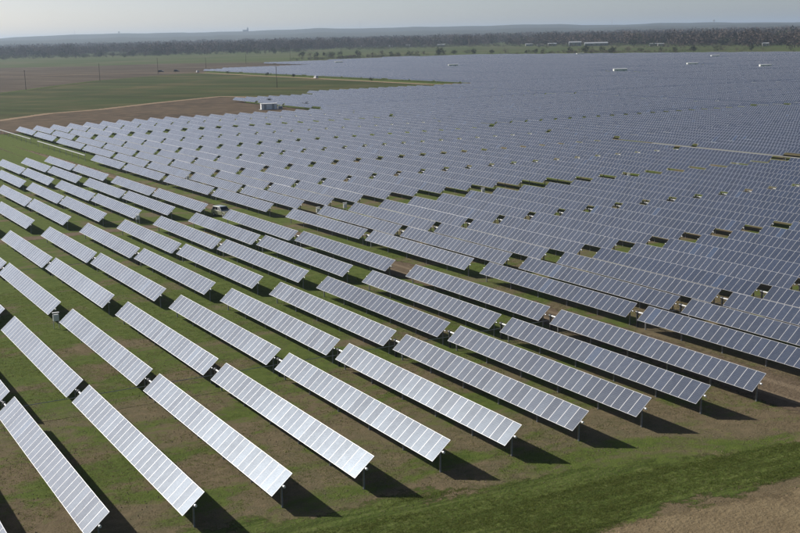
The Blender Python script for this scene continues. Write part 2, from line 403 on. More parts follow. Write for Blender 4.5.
hill('near_hills', [(a, e*0.42-0.035 + 0.03*math.sin(a*1.3)) for a, e in HP], 7600, 0, 'lower wooded rise in front of the hills')

# ------------------------------------------------------------------ solar trackers
MW, NM, TL = 1.97, 27, 28.0
MP = TL/NM
HUB, TILT, OFF = 1.592, 0.7072, 0.10
CT, ST = math.cos(TILT), math.sin(TILT)

def module_geo(x0, x1, y0, y1, zt_, zb, fr=0.024):
    """frame ring, recessed glass, sides, back -> verts, quads, material index, glass flag"""
    V = [(x0,y0,zt_),(x1,y0,zt_),(x1,y1,zt_),(x0,y1,zt_),
         (x0+fr,y0+fr,zt_),(x1-fr,y0+fr,zt_),(x1-fr,y1-fr,zt_),(x0+fr,y1-fr,zt_),
         (x0+fr,y0+fr,zt_-.004),(x1-fr,y0+fr,zt_-.004),(x1-fr,y1-fr,zt_-.004),(x0+fr,y1-fr,zt_-.004),
         (x0,y0,zb),(x1,y0,zb),(x1,y1,zb),(x0,y1,zb)]
    Q = [(0,1,5,4),(1,2,6,5),(2,3,7,6),(3,0,4,7),(8,9,10,11),(4,5,9,8),(5,6,10,9),(6,7,11,10),(7,4,8,11),
         (0,12,13,1),(1,13,14,2),(2,14,15,3),(3,15,12,0),(12,15,14,13)]
    mi = [0,0,0,0,1,0,0,0,0,0,0,0,0,2]
    return V, Q, mi

def module_mesh(name, y0, y1):
    V, Q, mi = module_geo(-MW/2, MW/2, y0, y1, 0.02, -0.02)
    uv = []
    for q in Q:
        for v in q:
            x, y, z = V[v]; uv.append(((y-y0)/(y1-y0)*0.998+0.001, (x+MW/2)/MW))
    return mesh_np(name, V, [np.array(Q)], ['frame', 'cell', 'back'], mi, uv)
MODULE = module_mesh('solar_panel', -MP/2+.006, MP/2-.006)

def array_mesh(seed):
    """27 panels of a distant tracker, each a little out of true, already tilted"""
    r = random.Random(seed); VV, QQ, MI, UV = [], [], [], []
    for m in range(NM):
        V, Q, mi = module_geo(-MW/2, MW/2, -MP/2+.006, MP/2-.006, 0.02, -0.02)
        a, b = r.gauss(0, R(0.25)), r.gauss(0, R(0.28))
        E = Euler((a, -TILT+b, 0)).to_matrix(); base = len(VV)
        c = Vector((-OFF*ST, (m+.5)*MP, HUB+OFF*CT))
        VV += [tuple(E @ Vector(v) + c) for v in V]; QQ += [tuple(base+i for i in q) for q in Q]; MI += mi
        for q in Q:
            for v in q: UV.append((m + (V[v][1]+MP/2)/MP, (V[v][0]+MW/2)/MW))
    return mesh_np('panel_array', VV, [np.array(QQ)], ['frame', 'cell', 'back'], MI, UV)
ARRAYS = [array_mesh(s) for s in range(6)]

# posts: open C-section driven piles
def post_mesh():
    m = MB(); w, d, t = 0.05, 0.065, 0.010
    m.extrude([(-w, -d), (w, -d), (w, -d+t), (-w+t, -d+t), (-w+t, d-t), (w, d-t), (w, d), (-w, d)], 2, -0.6, HUB-0.06)
    m.box(-.10, .10, -.06, .06, HUB-.10, HUB-.061)
    return m.mesh('post', 'pier')
POST = post_mesh()
def lump(name, f, mat): m = MB(); f(m); return m.mesh(name, mat)
TUBE = lump('torque_tube', lambda m: m.tube((0, -0.22, HUB), (0, TL+0.22, HUB), .065, .065, 10), 'galv')
TUBE_D = lump('torque_tube', lambda m: m.tube((0, -0.22, HUB), (0, TL+1.0, HUB), .085, .085, 10), 'tube')
def _bearing(m):
    m.tube((0, -.05, HUB), (0, .05, HUB), .105, .105, 10); m.box(-.12, .12, -.035, .035, HUB-.13, HUB-.09)
BEAR = lump('bearing', _bearing, 'galv')
def _rail(m):
    m.box(-MW/2+.15, MW/2-.15, -.02, .02, -.075, -.023)
RAIL = lump('panel_rail', _rail, 'galv')
def _drive(m):
    a = Vector((ST*.55, 0, HUB-CT*.55))
    m.extrude([(-.08, -.08), (.08, -.08), (.08, .08), (-.08, .08)], 2, -.6, HUB-.1)
    m.tube((0, -.16, HUB), (0, .16, HUB), .15, .15, 12)
DRIVE = lump('drive_post', _drive, 'dark')
def _arm(m):
    m.tube((0, 0, HUB), (ST*.62, 0, HUB-CT*.62), .07, .045, 8)
    m.tube((ST*.62, -.09, HUB-CT*.62), (ST*.62, .09, HUB-CT*.62), .06, .06, 8)
ARM = lump('torque_arm', _arm, 'galv')
POST_Y = [0.35, 5.7, 11.2, 16.7, 22.3, 27.65]

near_rows = [-6.0*i for i in range(0, 13)]
near_blocks = [(8.45, 36.33, 'f'), (38.25, 66.25, 'b'), (71.5, 99.7, 'f'), (101.6, 129.6, 'b'), (140.4, 168.6, 'f'), (170.4, 198.1, 'b'), (204.4, 231.9, 'f'), (234.0, 262.0, 'b')]
f2_rows = [8.2 + 5.78*k for k in range(0, 21)]
f2_blocks = [(4.6, 32.6, 'f'), (34.4, 62.3, 'b'), (65.8, 93.1, 'f'), (95.0, 122.9, 'b'), (129.0, 157.4, 'f'), (159.4, 186.9, 'b'), (189.6, 217.5, 'f'), (219.6, 246.2, 'b'), (249.0, 277.4, 'f'), (279.3, 308.4, 'b'), (313.2, 339.6, 'f'), (341.3, 367.5, 'b')]
ORD = ['first', 'second', 'third', 'fourth', 'fifth', 'sixth', 'seventh', 'eighth', 'ninth', 'tenth', 'eleventh', 'twelfth', 'thirteenth', 'fourteenth', 'fifteenth', 'sixteenth', 'seventeenth', 'eighteenth', 'nineteenth', 'twentieth', 'twenty-first']

cands = []
def in_view(x, y0, y1, mar=25):
    for t in (0, .25, .5, .75, 1):
        for dx in (-0.8, 0.8, 2.5):
            a = project(x+dx, y0+(y1-y0)*t, ztf(x, y0)+1.0)
            if -mar < a[0] < W_PX+mar and -mar < a[1] < H_PX+mar and a[2] > 5: return True
    return False
for i, x in enumerate(near_rows):
    for j, (a, b, kd) in enumerate(near_blocks):
        if in_view(x, a, b): cands.append(dict(x=x, a=a, b=b, kd=kd, fld=1, i=i, j=j))
for i, x in enumerate(f2_rows):
    for j, (a, b, kd) in enumerate(f2_blocks):
        if j == 3: b = 121.9 if i < 11 else 123.2          # the wide aisle narrows to the east
        if j == 4: a = 130.2 if i < 11 else 128.4
        if i == 0 and a > 247: continue                    # the bare tubes
        if in_view(x, a, b): cands.append(dict(x=x, a=a, b=b, kd=kd, fld=2, i=i, j=j))
for c in cands: c['d'] = project(c['x'], (c['a']+c['b'])/2, 1.5)[2]
cands.sort(key=lambda c: c['d'])
things, spill = cands[:300], cands[300:]

def tone(c):
    px = project(c['x'], (c['a']+c['b'])/2, 1.5)[0]
    return 'pale silver' if px < 330 else ('grey' if px < 520 else 'blue-grey')
for n, c in enumerate(things):
    x, a, b = c['x'], c['a'], c['b']; k = (b-a)/TL
    za, zb = ztf(x, a), ztf(x, b)
    if c['fld'] == 1:
        lab = '%s solar tracker, %s row left of the dirt road, %s from the front' % (tone(c), ORD[c['i']], ORD[c['j']])
        grp = 'solar trackers left of the dirt road'
    else:
        nj = (8 if c['i'] == 0 else 12) - 1 - c['j']
        lab = '%s solar tracker, %s row right of the dirt road, %s from its far end' % (tone(c), ORD[c['i']], ORD[nj])
        grp = 'solar trackers right of the dirt road'
    near = c['d'] < 165
    t = empty('solar_tracker', (x, a, (za+zb)/2), label=lab, category='solar tracker', group=grp)
    slope = math.atan2(zb-za, b-a)
    back = c['kd'] == 'f'                                  # this one carries the drive at its far end
    tb = link('torque_tube', TUBE_D if back else TUBE, t); tb.scale = (1, k, 1)
    for py in POST_Y:
        link('post', POST, t, (0, py*k, 0))
        if near: link('bearing', BEAR, t, (0, py*k, 0))
    if back:
        link('drive_post', DRIVE, t, (0, b-a+.95, 0)); link('torque_arm', ARM, t, (0, b-a+.95, 0))
    dt = random.gauss(0, R(0.55))                          # rows never track to quite the same angle
    if near:
        for m in range(NM):
            o = link('solar_panel', MODULE, t, (-OFF*ST, (m+.5)*MP*k, HUB+OFF*CT), (random.gauss(0, R(.2)), -TILT+dt+random.gauss(0, R(.22)), 0))
            o.scale = (1, k, 1)
        for m in range(0, NM, 3):
            link('panel_rail', RAIL, t, (-OFF*ST, (m+.5)*MP*k, HUB+OFF*CT), (0, -TILT+dt, 0))
    else:
        o = link('panel_array', ARRAYS[n % 6], t, kind='stuff'); o.scale = (1, k, 1)

# drive rods linking the rows
def rod(y, x0, x1, label, z):
    m = MB(); n = int(round((x1-x0)/6.0))
    for q in range(n):
        xa = x0+(x1-x0)*q/n; xb = x0+(x1-x0)*(q+1)/n
        m.tube((xa-x0, 0, ztf(xa, y)-ztf(x0, y)), (xb-x0, 0, ztf(xb, y)-ztf(x0, y)), .03, .03, 6)
    m.obj('drive_rod', 'galv', None, (x0, y, ztf(x0, y)+z), label=label, category='drive rod', group='steel drive rods linking tracker rows')
zr = HUB - CT*.62
rod(near_blocks[0][1]+.95, -72+ST*.62, ST*.62, 'thin steel drive rod crossing the rows nearest the front', zr)
rod(near_blocks[2][1]+.95, -60+ST*.62, ST*.62, 'thin steel drive rod crossing the middle of the left panel field', zr)
rod(near_blocks[4][1]+.95, -36+ST*.62, ST*.62, 'thin steel drive rod beyond the worn lane in the left field', zr)
rod(near_blocks[6][1]+.95, -24+ST*.62, ST*.62, 'thin steel drive rod near the far end of the left field', zr)
rod(f2_blocks[0][1]+.95, 8.2+ST*.62, 8.2+5.78*6+ST*.62, 'thin steel drive rod in the right field, nearest gap line', zr)
rod(f2_blocks[2][1]+.95, 8.2+ST*.62, 8.2+5.78*16+ST*.62, 'thin steel drive rod in the right field, second gap line', zr)

# tracker tubes that carry no panels yet
def bare_tracker(x, a, b, label, rad=.13, mat='tube'):
    t = empty('bare_tracker', (x, a, ztf(x, (a+b)/2)), label=label, category='tracker frame', group='tracker tubes without panels')
    m = MB(); m.tube((0, 0, HUB), (0, b-a, HUB), rad, rad, 8); m.obj('torque_tube', mat, t)
    n = int((b-a)/6.2)
    for q in range(n+1): link('post', POST, t, (0, .3+(b-a-.6)*q/n, 0))
    if mat != 'tube': return
    rails = MB()
    for q in range(int((b-a)/1.1)):
        y = .5+q*1.1; rails.box(-.32, .32, y-.025, y+.025, HUB+rad+.001, HUB+rad+.04)
    rails.obj('clamp_rails', 'galv', t, kind='stuff')
bare_tracker(8.2, 254.7, 310.4, 'white tracker tube without panels beside the road, nearer one')
bare_tracker(8.2, 320.5, 368.5, 'white tracker tube without panels beside the road, farther one')
M['dulltube'] = plain('dull_tube_paint', (0.42, 0.41, 0.38), 0.8)
bare_tracker(130.0, 86.0, 174.0, 'pale bare tube without panels deep in the right field', .065, 'dulltube')

# the rest of the farm: one mass of trackers
far_list = [(c['x'], c['a'], c['b']) for c in spill]
def n_edge(x):
    if x < 136: return 369
    if x < 292: return 497 + max(0, min(1, (x-150)/50))*18
    if x < 440: return 1012 + (x-300)*0.16
    if x < 530: return 1200
    if x < 650: return 1215 + (x-530)*0.3
    if x < 745: return 1245 - (x-650)*0.4
    return 1205 - (x-745)*2.6
xs_far, x = [], 136.0
while x < 892:
    for q in range(21):
        if x < 892 and True: xs_far.append(x)
        x += 5.78
    x += 5.5
yb, y, q = [], -57.5, 0
while y < 1260:
    yb += [(y, y+27.9), (y+29.9, y+57.8)]
    y += 57.8 + (3.0 if q % 2 else 8.5); q += 1
missing = [(300, 318, 1030, 1200), (440, 480, 1060, 1110), (690, 705, 820, 850)]
stations = [(475.6, 1063.0), (466.2, 823.0), (768.4, 1045.2), (447.0, 578.0), (732.6, 792.5), (561.3, 634.7), (552.2, 552.1)]
for x in xs_far:
    ne = n_edge(x)
    for a, b in yb:
        if b > ne or (282 < x < 300 and b > 540): continue
        m_ = (a+b)/2
        if any(abs(x-sx_) < 8 and abs(m_-sy_) < 17 for sx_, sy_ in stations): continue
        if in_view(x, a, b, 40): far_list.append((x, a, b))

for a, b, kd in f2_blocks:
    if a > 175 and in_view(129.8, a, b, 40): far_list.append((129.8, a, b))
def far_farm(L):
    n = len(L); L = np.array(L); X, A, B = L[:, 0], L[:, 1], L[:, 2]
    Z = zt(X, A)*.5 + zt(X, B)*.5
    dt = rng.normal(0, R(0.5), n); th = TILT + dt
    ct, st_ = np.cos(th), np.sin(th)
    V, F4, MI, UV = [], [], [], []; base = 0
    def boxes(ox, oz, ya, yb, hw, ht, tilt, mats, uvtop=False):
        """n boxes swept along y: half width hw, half thickness ht, rotated by tilt"""
        nonlocal base
        c, s = (np.cos(tilt), np.sin(tilt)) if tilt is not None else (np.ones(n), np.zeros(n))
        pts = []
        for yy in (ya, yb):
            for dx, dz in ((-hw, -ht), (hw, -ht), (hw, ht), (-hw, ht)):
                pts.append(np.stack([X+ox+dx*c-dz*s, yy, Z+oz+dx*s+dz*c], 1))
        P = np.stack(pts, 1); V.append(P.reshape(-1, 3))
        i0 = base + np.arange(n)*8
        quads = [(3, 2, 6, 7), (0, 4, 5, 1), (0, 3, 7, 4), (1, 5, 6, 2), (0, 1, 2, 3), (4, 7, 6, 5)]
        off = np.arange(n)*41.0
        for k, qd in enumerate(quads):
            F4.append(np.stack([i0+v for v in qd], 1)); MI.append(np.full(n, mats[k]))
            u = np.zeros((n, 4, 2))
            if k == 0:
                u[:, 0] = np.stack([off, np.zeros(n)], 1); u[:, 1] = np.stack([off, np.ones(n)], 1)
                u[:, 2] = np.stack([off+27, np.ones(n)], 1); u[:, 3] = np.stack([off+27, np.zeros(n)], 1)
            UV.append(u)
        base += 8*n
    boxes(-OFF*st_, HUB+OFF*ct, A, B, MW/2, .02, th, (1, 2, 0, 0, 0, 0))
    boxes(0*A, HUB+0*A, A-.2, B+.6, .06, .06, None, (3,)*6)
    for f in (0.0125, .25, .5, .75, .9875):
        yc = A+(B-A)*f
        # post as a short box standing up
        pts = []
        for zz in (Z-.3, Z+HUB-.07):
            for dx, dy in ((-.045, -.045), (.045, -.045), (.045, .045), (-.045, .045)): pts.append(np.stack([X+dx, yc+dy, zz], 1))
        P = np.stack(pts, 1); V.append(P.reshape(-1, 3)); i0 = base+np.arange(n)*8
        for qd in ((0, 1, 5, 4), (1, 2, 6, 5), (2, 3, 7, 6), (3, 0, 4, 7)):
            F4.append(np.stack([i0+v for v in qd], 1)); MI.append(np.full(n, 4)); UV.append(np.zeros((n, 4, 2)))
        base += 8*n
    me = mesh_np('solar_tracker_mass', np.concatenate(V), [np.concatenate(F4)], ['frame', 'cell_far', 'back', 'galv', 'pier'], np.concatenate(MI), np.concatenate([u.reshape(-1, 2) for u in UV]))
    return link('solar_tracker_field', me, None, kind='stuff', label='thousands of distant solar trackers filling the plain to the tree line', category='solar panels')
far_farm(far_list)
print('TRACKERS', len(things), 'near', sum(c['d'] < 165 for c in things), 'far', len(far_list))

# ------------------------------------------------------------------ grass
def tufts(name, n, area, h, spread, mat, label, blades=6, dens=None, width=.02):
    x0, x1, y0, y1 = area
    P = []
    while len(P) < n:
        xx = rng.uniform(x0, x1, n*2); yy = rng.uniform(y0, y1, n*2)
        ok = dens(xx, yy) > rng.uniform(0, 1, n*2)
        P += list(zip(xx[ok], yy[ok]))
    P = np.array(P[:n]); px, py = P[:, 0], P[:, 1]
    N = n*blades
    bx = np.repeat(px, blades)+rng.normal(0, spread, N); by = np.repeat(py, blades)+rng.normal(0, spread, N)
    hh = np.repeat(rng.uniform(.6, 1.35, n)*h, blades)*rng.uniform(.6, 1.2, N)
    an = rng.uniform(0, 2*math.pi, N); ln = hh*rng.uniform(.2, .8, N); w = width*rng.uniform(.7, 1.5, N)
    bz = zt(bx, by)
    ca, sa = np.cos(an), np.sin(an)
    V = np.empty((N, 3, 3))
    V[:, 0] = np.stack([bx-sa*w, by+ca*w, bz-.01], 1); V[:, 1] = np.stack([bx+sa*w, by-ca*w, bz-.01], 1)
    V[:, 2] = np.stack([bx+ca*ln, by+sa*ln, bz+hh], 1)
    F3 = np.arange(N*3).reshape(-1, 3)
    return link(name, mesh_np(name, V.reshape(-1, 3), [F3], [mat]), None, kind='stuff', label=label, category='grass')
def hash_noise(x, y, s, seed=0):
    def h(i, j):
        v = np.sin(i*127.1+j*311.7+seed*74.7)*43758.5453; return v-np.floor(v)
    X, Y = x*s, y*s; i, j = np.floor(X), np.floor(Y); fx, fy = sm(X-i), sm(Y-j)
    return (h(i, j)*(1-fx)+h(i+1, j)*fx)*(1-fy)+(h(i, j+1)*(1-fx)+h(i+1, j+1)*fx)*fy
vx = np.array([-80, -45, -34, -20, -12, -4.]); vyc = np.array([6.0, 2.0, .8, -.6, -1.9, -2.6]); vw = np.array([11.5, 11, 10.6, 8.6, 7.0, 5.0])
def d_verge(x, y):
    e = np.abs(y-np.interp(x, vx, vyc))/(np.interp(x, vx, vw)/2)
    e = e + (hash_noise(x*.35, y, .42, 17)-.5)*.9
    return np.clip((.86-e)*4, 0, 1)*(0.35+0.65*hash_noise(x, y, 1.1, 3))*(0.5+0.5*(hash_noise(x*.12, y*1.3, 1.0, 5) > .42))*np.clip((np.abs(y-np.interp(x, [-75, -45, -34.6, -20, -11, -3], [10.2, 5.8, 4.3, 2.6, 1.6, .9]))-.5), .1, 1)
tufts('grass', 30000, (-66, -4, -9, 11), .085, .07, 'blade', 'rank green grass on the foreground verge', 7, d_verge)
def d_site(x, y):
    k = .55*hash_noise(x*.6, y, .16, 1)+.45*hash_noise(x, y, .7, 2)
    road = np.clip((np.abs(x-3.8)-2.6)/1.0, 0, 1)
    return np.clip((k-.42+np.clip((y-30)/300, 0, .12))*5, 0, 1)*road*(y > 5.2)
tufts('weeds', 60000, (-72, 26, 5, 92), .045, .12, 'blade', 'low green weeds growing between the panel rows', 5, d_site, .03)
def d_dry(x, y):
    return np.clip((hash_noise(x, y, .5, 9)-.35)*3, 0, 1)*(np.abs(x-3.8) > 2.0)*np.clip(1-d_verge(x, y)*1.2, .05, 1)
tufts('dry_grass', 26000, (-66, 20, -14, 60), .05, .10, 'drygrass', 'scattered dry grass tufts on bare soil', 5, d_dry, .022)

# clods and stones lying on the bare soil
def clods(name, n, area, dens, label):
    x0, x1, y0, y1 = area; xx = rng.uniform(x0, x1, n*4); yy = rng.uniform(y0, y1, n*4); ok = dens(xx, yy) > rng.uniform(0, 1, n*4)
    xx, yy = xx[ok][:n], yy[ok][:n]; n = len(xx); r = rng.uniform(.02, .065, n)*rng.uniform(.5, 1.2, n); zz = zt(xx, yy)
    T = np.array([(1, 0, -.3), (-.5, .87, -.3), (-.5, -.87, -.3), (0.1, .1, .75)])
    V = T[None]*r[:, None, None]*rng.uniform(.6, 1.4, (n, 4, 3)) + np.stack([xx, yy, zz+.02], 1)[:, None, :]
    Fi = np.array([(0, 2, 1), (0, 1, 3), (1, 2, 3), (2, 0, 3)])
    return link(name, mesh_np(name, V.reshape(-1, 3), [(np.arange(n)[:, None, None]*4+Fi[None]).reshape(-1, 3)], ['clod']), None, kind='stuff', label=label, category='clods')
M['clod'] = plain('dry_clod', (0.19, 0.15, 0.10), 0.95, 0, 0.3, 1.5, 0.1)
clods('soil_clods', 14000, (-66, 12, -16, 60), lambda x, y: np.clip((hash_noise(x, y, .45, 31)-.35)*2.2, 0, 1)*np.where(y < -3, 1.0, .55)*np.clip(1-d_verge(x, y)*1.5, 0, 1), 'dry soil clods and stones scattered on the bare ground')

# ------------------------------------------------------------------ the car on the service road
M['carpaint'] = None
def car_paint(name, col):
    t = NT(name)
    return t.done(t.bsdf(Base_Color=col, Roughness=0.45, Coat_Weight=0.8, Coat_Roughness=0.08, Metallic=0.1).outputs[0])
M['carpaint'] = car_paint('cream_car_paint', (0.34, 0.34, 0.23))
M['carroof'] = car_paint('white_car_paint', (0.50, 0.51, 0.46))
M['carwhite'] = car_paint('white_van_paint', (0.75, 0.75, 0.75))
M['cardark'] = car_paint('dark_car_paint', (0.03, 0.032, 0.04))
def glass_mat():
    t = NT('tinted_car_glass'); return t.done(t.bsdf(Base_Color=(0.012, 0.014, 0.016), Roughness=0.08, Coat_Weight=1.0, Coat_Roughness=0.03).outputs[0])
M['carglass'] = glass_mat()
M['lampwhite'] = plain('headlamp_lens', (0.75, 0.76, 0.78), 0.15)
M['lampred'] = plain('tail_lamp_lens', (0.35, 0.02, 0.015), 0.25)
def suv(loc, rz, paint, roof, label, name='parked_car', detail=True, L=4.6, Wd=1.85, Hh=1.75):
    t = empty(name, loc, rz, label=label, category='car')
    h = Wd/2
    m = MB()      # local +x = forward
    prof = [(-L/2, .42), (-L/2+.08, .32), (L/2-.12, .32), (L/2, .45), (L/2, .78), (L/2-.08, .92), (L/2-1.25, 1.05), (-L/2+.05, 1.08), (-L/2, .95)]
    m.extrude([(x, z) for x, z in prof], 1, -h, h)
    b = m.obj('body', paint, t); bv = b.modifiers.new('edge', 'BEVEL'); bv.width = .06; bv.segments = 2
    m = MB(); zb, zr_ = 1.05, Hh
    lo = [(-L/2+.10, -h+.05), (L/2-1.30, -h+.05), (L/2-1.30, h-.05), (-L/2+.10, h-.05)]
    hi = [(-L/2+.40, -h+.20), (L/2-2.05, -h+.20), (L/2-2.05, h-.20), (-L/2+.40, h-.20)]
    k = len(m.V); m.V += [(x, y, zb) for x, y in lo] + [(x, y, zr_) for x, y in hi]
    for f in ((0, 1, 5, 4), (1, 2, 6, 5), (2, 3, 7, 6), (3, 0, 4, 7), (4, 5, 6, 7), (3, 2, 1, 0)): m.Fc.append(f); m.mi.append(0)
    c = m.obj('cabin', roof, t); bv = c.modifiers.new('edge', 'BEVEL'); bv.width = .05; bv.segments = 2
    LO, HI = [Vector((*p, zb)) for p in lo], [Vector((*p, zr_)) for p in hi]
    def pane(nm, i, j, u0, u1, v0=.16, v1=.86):
        A = [LO[i].lerp(LO[j], u) for u in (u0, u1)]; B = [HI[i].lerp(HI[j], u) for u in (u0, u1)]
        nrm = (LO[j]-LO[i]).cross(HI[i]-LO[i]).normalized()
        q = [A[0].lerp(B[0], v0), A[1].lerp(B[1], v0), A[1].lerp(B[1], v1), A[0].lerp(B[0], v1)]
        mm = MB(); mm.V = [tuple(p+nrm*.015) for p in q]+[tuple(p-nrm*.03) for p in q]
        mm.Fc = [(0, 1, 2, 3), (7, 6, 5, 4), (0, 4, 5, 1), (1, 5, 6, 2), (2, 6, 7, 3), (3, 7, 4, 0)]; mm.mi = [0]*6
        mm.obj(nm, 'carglass', c)
    pane('windscreen', 1, 2, .06, .94); pane('rear_window', 3, 0, .1, .9)
    for i, j in ((0, 1), (2, 3)):
        for u0, u1 in ((.05, .34), (.37, .63), (.66, .93)): pane('side_window', i, j, u0, u1)
    for wx in (-L/2+.85, L/2-.85):
        for s in (-1, 1):
            w = MB(); w.tube((wx, s*(h-.20), .34), (wx, s*(h+.01), .34), .34, .34, 16); wo_ = w.obj('wheel', 'black', t)
            w = MB(); w.tube((wx, s*(h+.011), .34), (wx, s*(h+.03), .34), .20, .17, 12); w.obj('rim', 'galv', wo_)
    for s in (-1, 1):
        m = MB(); m.box(L/2-.06, L/2+.02, s*(h-.32)-.17, s*(h-.32)+.17, .66, .82); m.obj('headlight', 'lampwhite', t)
        m = MB(); m.box(-L/2-.02, -L/2+.06, s*(h-.16)-.10, s*(h-.16)+.10, .72, 1.0); m.obj('tail_light', 'lampred', t)
        m = MB(); m.box(L/2-1.5, L/2-1.36, s*(h+.10)-.09, s*(h+.10)+.09, 1.08, 1.22); m.obj('door_mirror', paint, t)
    m = MB(); m.box(L/2-.03, L/2+.07, -h+.05, h-.05, .36, .54); m.obj('front_bumper', 'dark', t)
    m = MB(); m.box(-L/2-.07, -L/2+.03, -h+.05, h-.05, .40, .58); m.obj('rear_bumper', 'dark', t)
    return t
suv((2.6, 138.6, ztf(2.6, 138.6)+.03), R(-78), 'carpaint', 'carroof', 'cream and white car stopped on the dirt service road among the panels')

# ------------------------------------------------------------------ inverter stations and combiner boxes
def station(x, y, rz, L, Wd, Hh, label, big=False):
    t = empty('inverter_station', (x, y, ztf(x, y)+.03), rz, label=label, category='equipment hut', group='white inverter stations')
    m = MB(); m.box(-L/2-.6, L/2+.6, -Wd/2-.6, Wd/2+.6, -.4, .25); m.obj('concrete_pad', 'grey', t)
    m = MB(); m.box(-L/2, L/2, -Wd/2, Wd/2, .25, Hh); w = m.obj('housing', 'white', t)
    n = max(3, int(L/1.2))
    for q in range(n):
        xx = -L/2+L*(q+.5)/n
        m = MB(); m.box(xx-.03, xx+.03, -Wd/2-.05, -Wd/2, .35, Hh-.1); m.obj('housing_rib', 'white', w)
    m = MB(); m.extrude([(-Wd/2-.15, Hh), (Wd/2+.15, Hh), (Wd/2+.15, Hh+.08), (0, Hh+.28), (-Wd/2-.15, Hh+.08)], 0, -L/2-.15, L/2+.15); m.obj('roof', 'white', t)
    for s in (-1, 1):
        m = MB(); m.box(s*L*.25-.5, s*L*.25+.5, -Wd/2-.04, -Wd/2, .3, 2.35); d = m.obj('door', 'grey', t)
        m = MB(); m.box(s*L*.25+.3, s*L*.25+.36, -Wd/2-.08, -Wd/2-.04, 1.2, 1.4); m.obj('handle', 'dark', d)
    m = MB(); m.box(L/2+.7, L/2+2.3, -Wd/2, Wd/2-.6, .25, 1.5)
    tr = m.obj('transformer', 'white', t)
    for q in range(6):
        m = MB(); m.box(L/2+.8+q*.24, L/2+.85+q*.24, -Wd/2-.25, -Wd/2-.002, .45, 1.3); m.obj('cooling_fin', 'grey', tr)
    return t
station(124.5, 409, R(-12), 6.6, 2.5, 2.5, 'white inverter station on bare brown soil behind the panel rows')
names = ['on the far left of the distant panels', 'in the far panels, left of centre', 'at the far edge of the panels below the sheds', 'largest one in the middle of the distant panels', 'small and far, toward the right among the panels', 'low and right of centre among the panels', 'rightmost one among the distant panels']
for (x, y), nm in zip(stations, names):
    big = (x, y) == (447.0, 578.0)
    station(x, y, R(-20), 9 if big else 8, 2.6, 3.3 if big else 2.9, 'white inverter station ' + nm)

def combiner(x, y, label):
    t = empty('combiner_box', (x, y, ztf(x, y)), label=label, category='electrical box', group='white electrical boxes among the trackers')
    for s in (-1, 1):
        m = MB(); m.box(s*.28-.03, s*.28+.03, -.03, .03, -.3, 1.75); m.obj('leg', 'galv', t)
    m = MB(); m.box(-.30, .30, -.14, .14, .85, 1.55); b = m.obj('cabinet', 'white', t)
    m = MB(); m.box(-.26, .26, -.155, -.14, .9, 1.5); m.obj('door', 'white', b)
    m = MB(); m.box(-.36, .36, -.2, .18, 1.75, 1.78); m.obj('rain_hood', 'white', t)
combiner(-42.7, 68.3, 'white electrical box at the aisle in the eighth row left of the road')
combiner(-12.4, 139.4, 'white electrical box by the worn lane, third row left of the road')
combiner(14.6, 124.6, 'white electrical box in the wide aisle, second row right of the road')
combiner(20.6, 126.4, 'white electrical box in the wide aisle, third row right of the road')
combiner(49.2, 126.6, 'white electrical box in the wide aisle, eighth row right of the road')
combiner(83.5, 126.6, 'white electrical box in the wide aisle, fourteenth row right of the road')
combiner(112.4, 126.4, 'white electrical box in the wide aisle, nineteenth row right of the road')
combiner(13.2, 187.9, 'white electrical box in the third aisle, second row right of the road')

# ------------------------------------------------------------------ poles
def pole(x, y, h, rz, label, arms=1):
    t = empty('utility_pole', (x, y, ztf(x, y)), rz, label=label, category='utility pole', group='utility poles across the fields')
    m = MB(); m.tube((0, 0, -.5), (0, 0, h), .20, .13, 10); m.obj('pole', 'wood', t)
    for q in range(arms):
        z = h-.5-q*1.1
        m = MB(); m.box(-1.3, 1.3, .16, .28, z-.07, z+.07); a = m.obj('crossarm', 'wood', t)
        for xx in (-1.15, -.45, .45, 1.15):
            m = MB(); m.tube((xx, .22, z+.07), (xx, .22, z+.3), .06, .04, 6); m.obj('insulator', 'grey', a)
pole(93.8, 736.8, 12.5, R(60), 'wooden utility pole at the left, between green and brown fields')
pole(172.5, 851.9, 13.0, R(60), 'wooden utility pole, second from left along the field margin')
pole(256.3, 973.7, 14.0, R(60), 'wooden utility pole near the end of the field margin', 2)
pole(211.2, 603.8, 12.5, R(60), 'tall dark utility pole on the green field before the far panels', 2)
pole(338.1, 1078.5, 11, R(50), 'distant utility pole at the corner of the far panels')
pole(438.6, 1225.9, 11, R(50), 'distant utility pole on the brown field edge')
pole(510, 1265, 11, R(50), 'distant utility pole beyond the far left panels')

for (x, y, rz, p, lab) in [(272.6, 1016, -25, 'cardark', 'dark parked car at left end of the far dirt road'), (286, 1012, -20, 'cardark', 'dark parked car near the corner of the far panels'),
                           (288.4, 962, 80, 'carwhite', 'white parked van at the corner of the far panels'), (288.6, 716, 85, 'carwhite', 'white truck on the dirt road beside the far panels')]:
    suv((x, y, .18), R(rz), p, p, lab, 'parked_car', L=5.0, Wd=1.95, Hh=1.95)

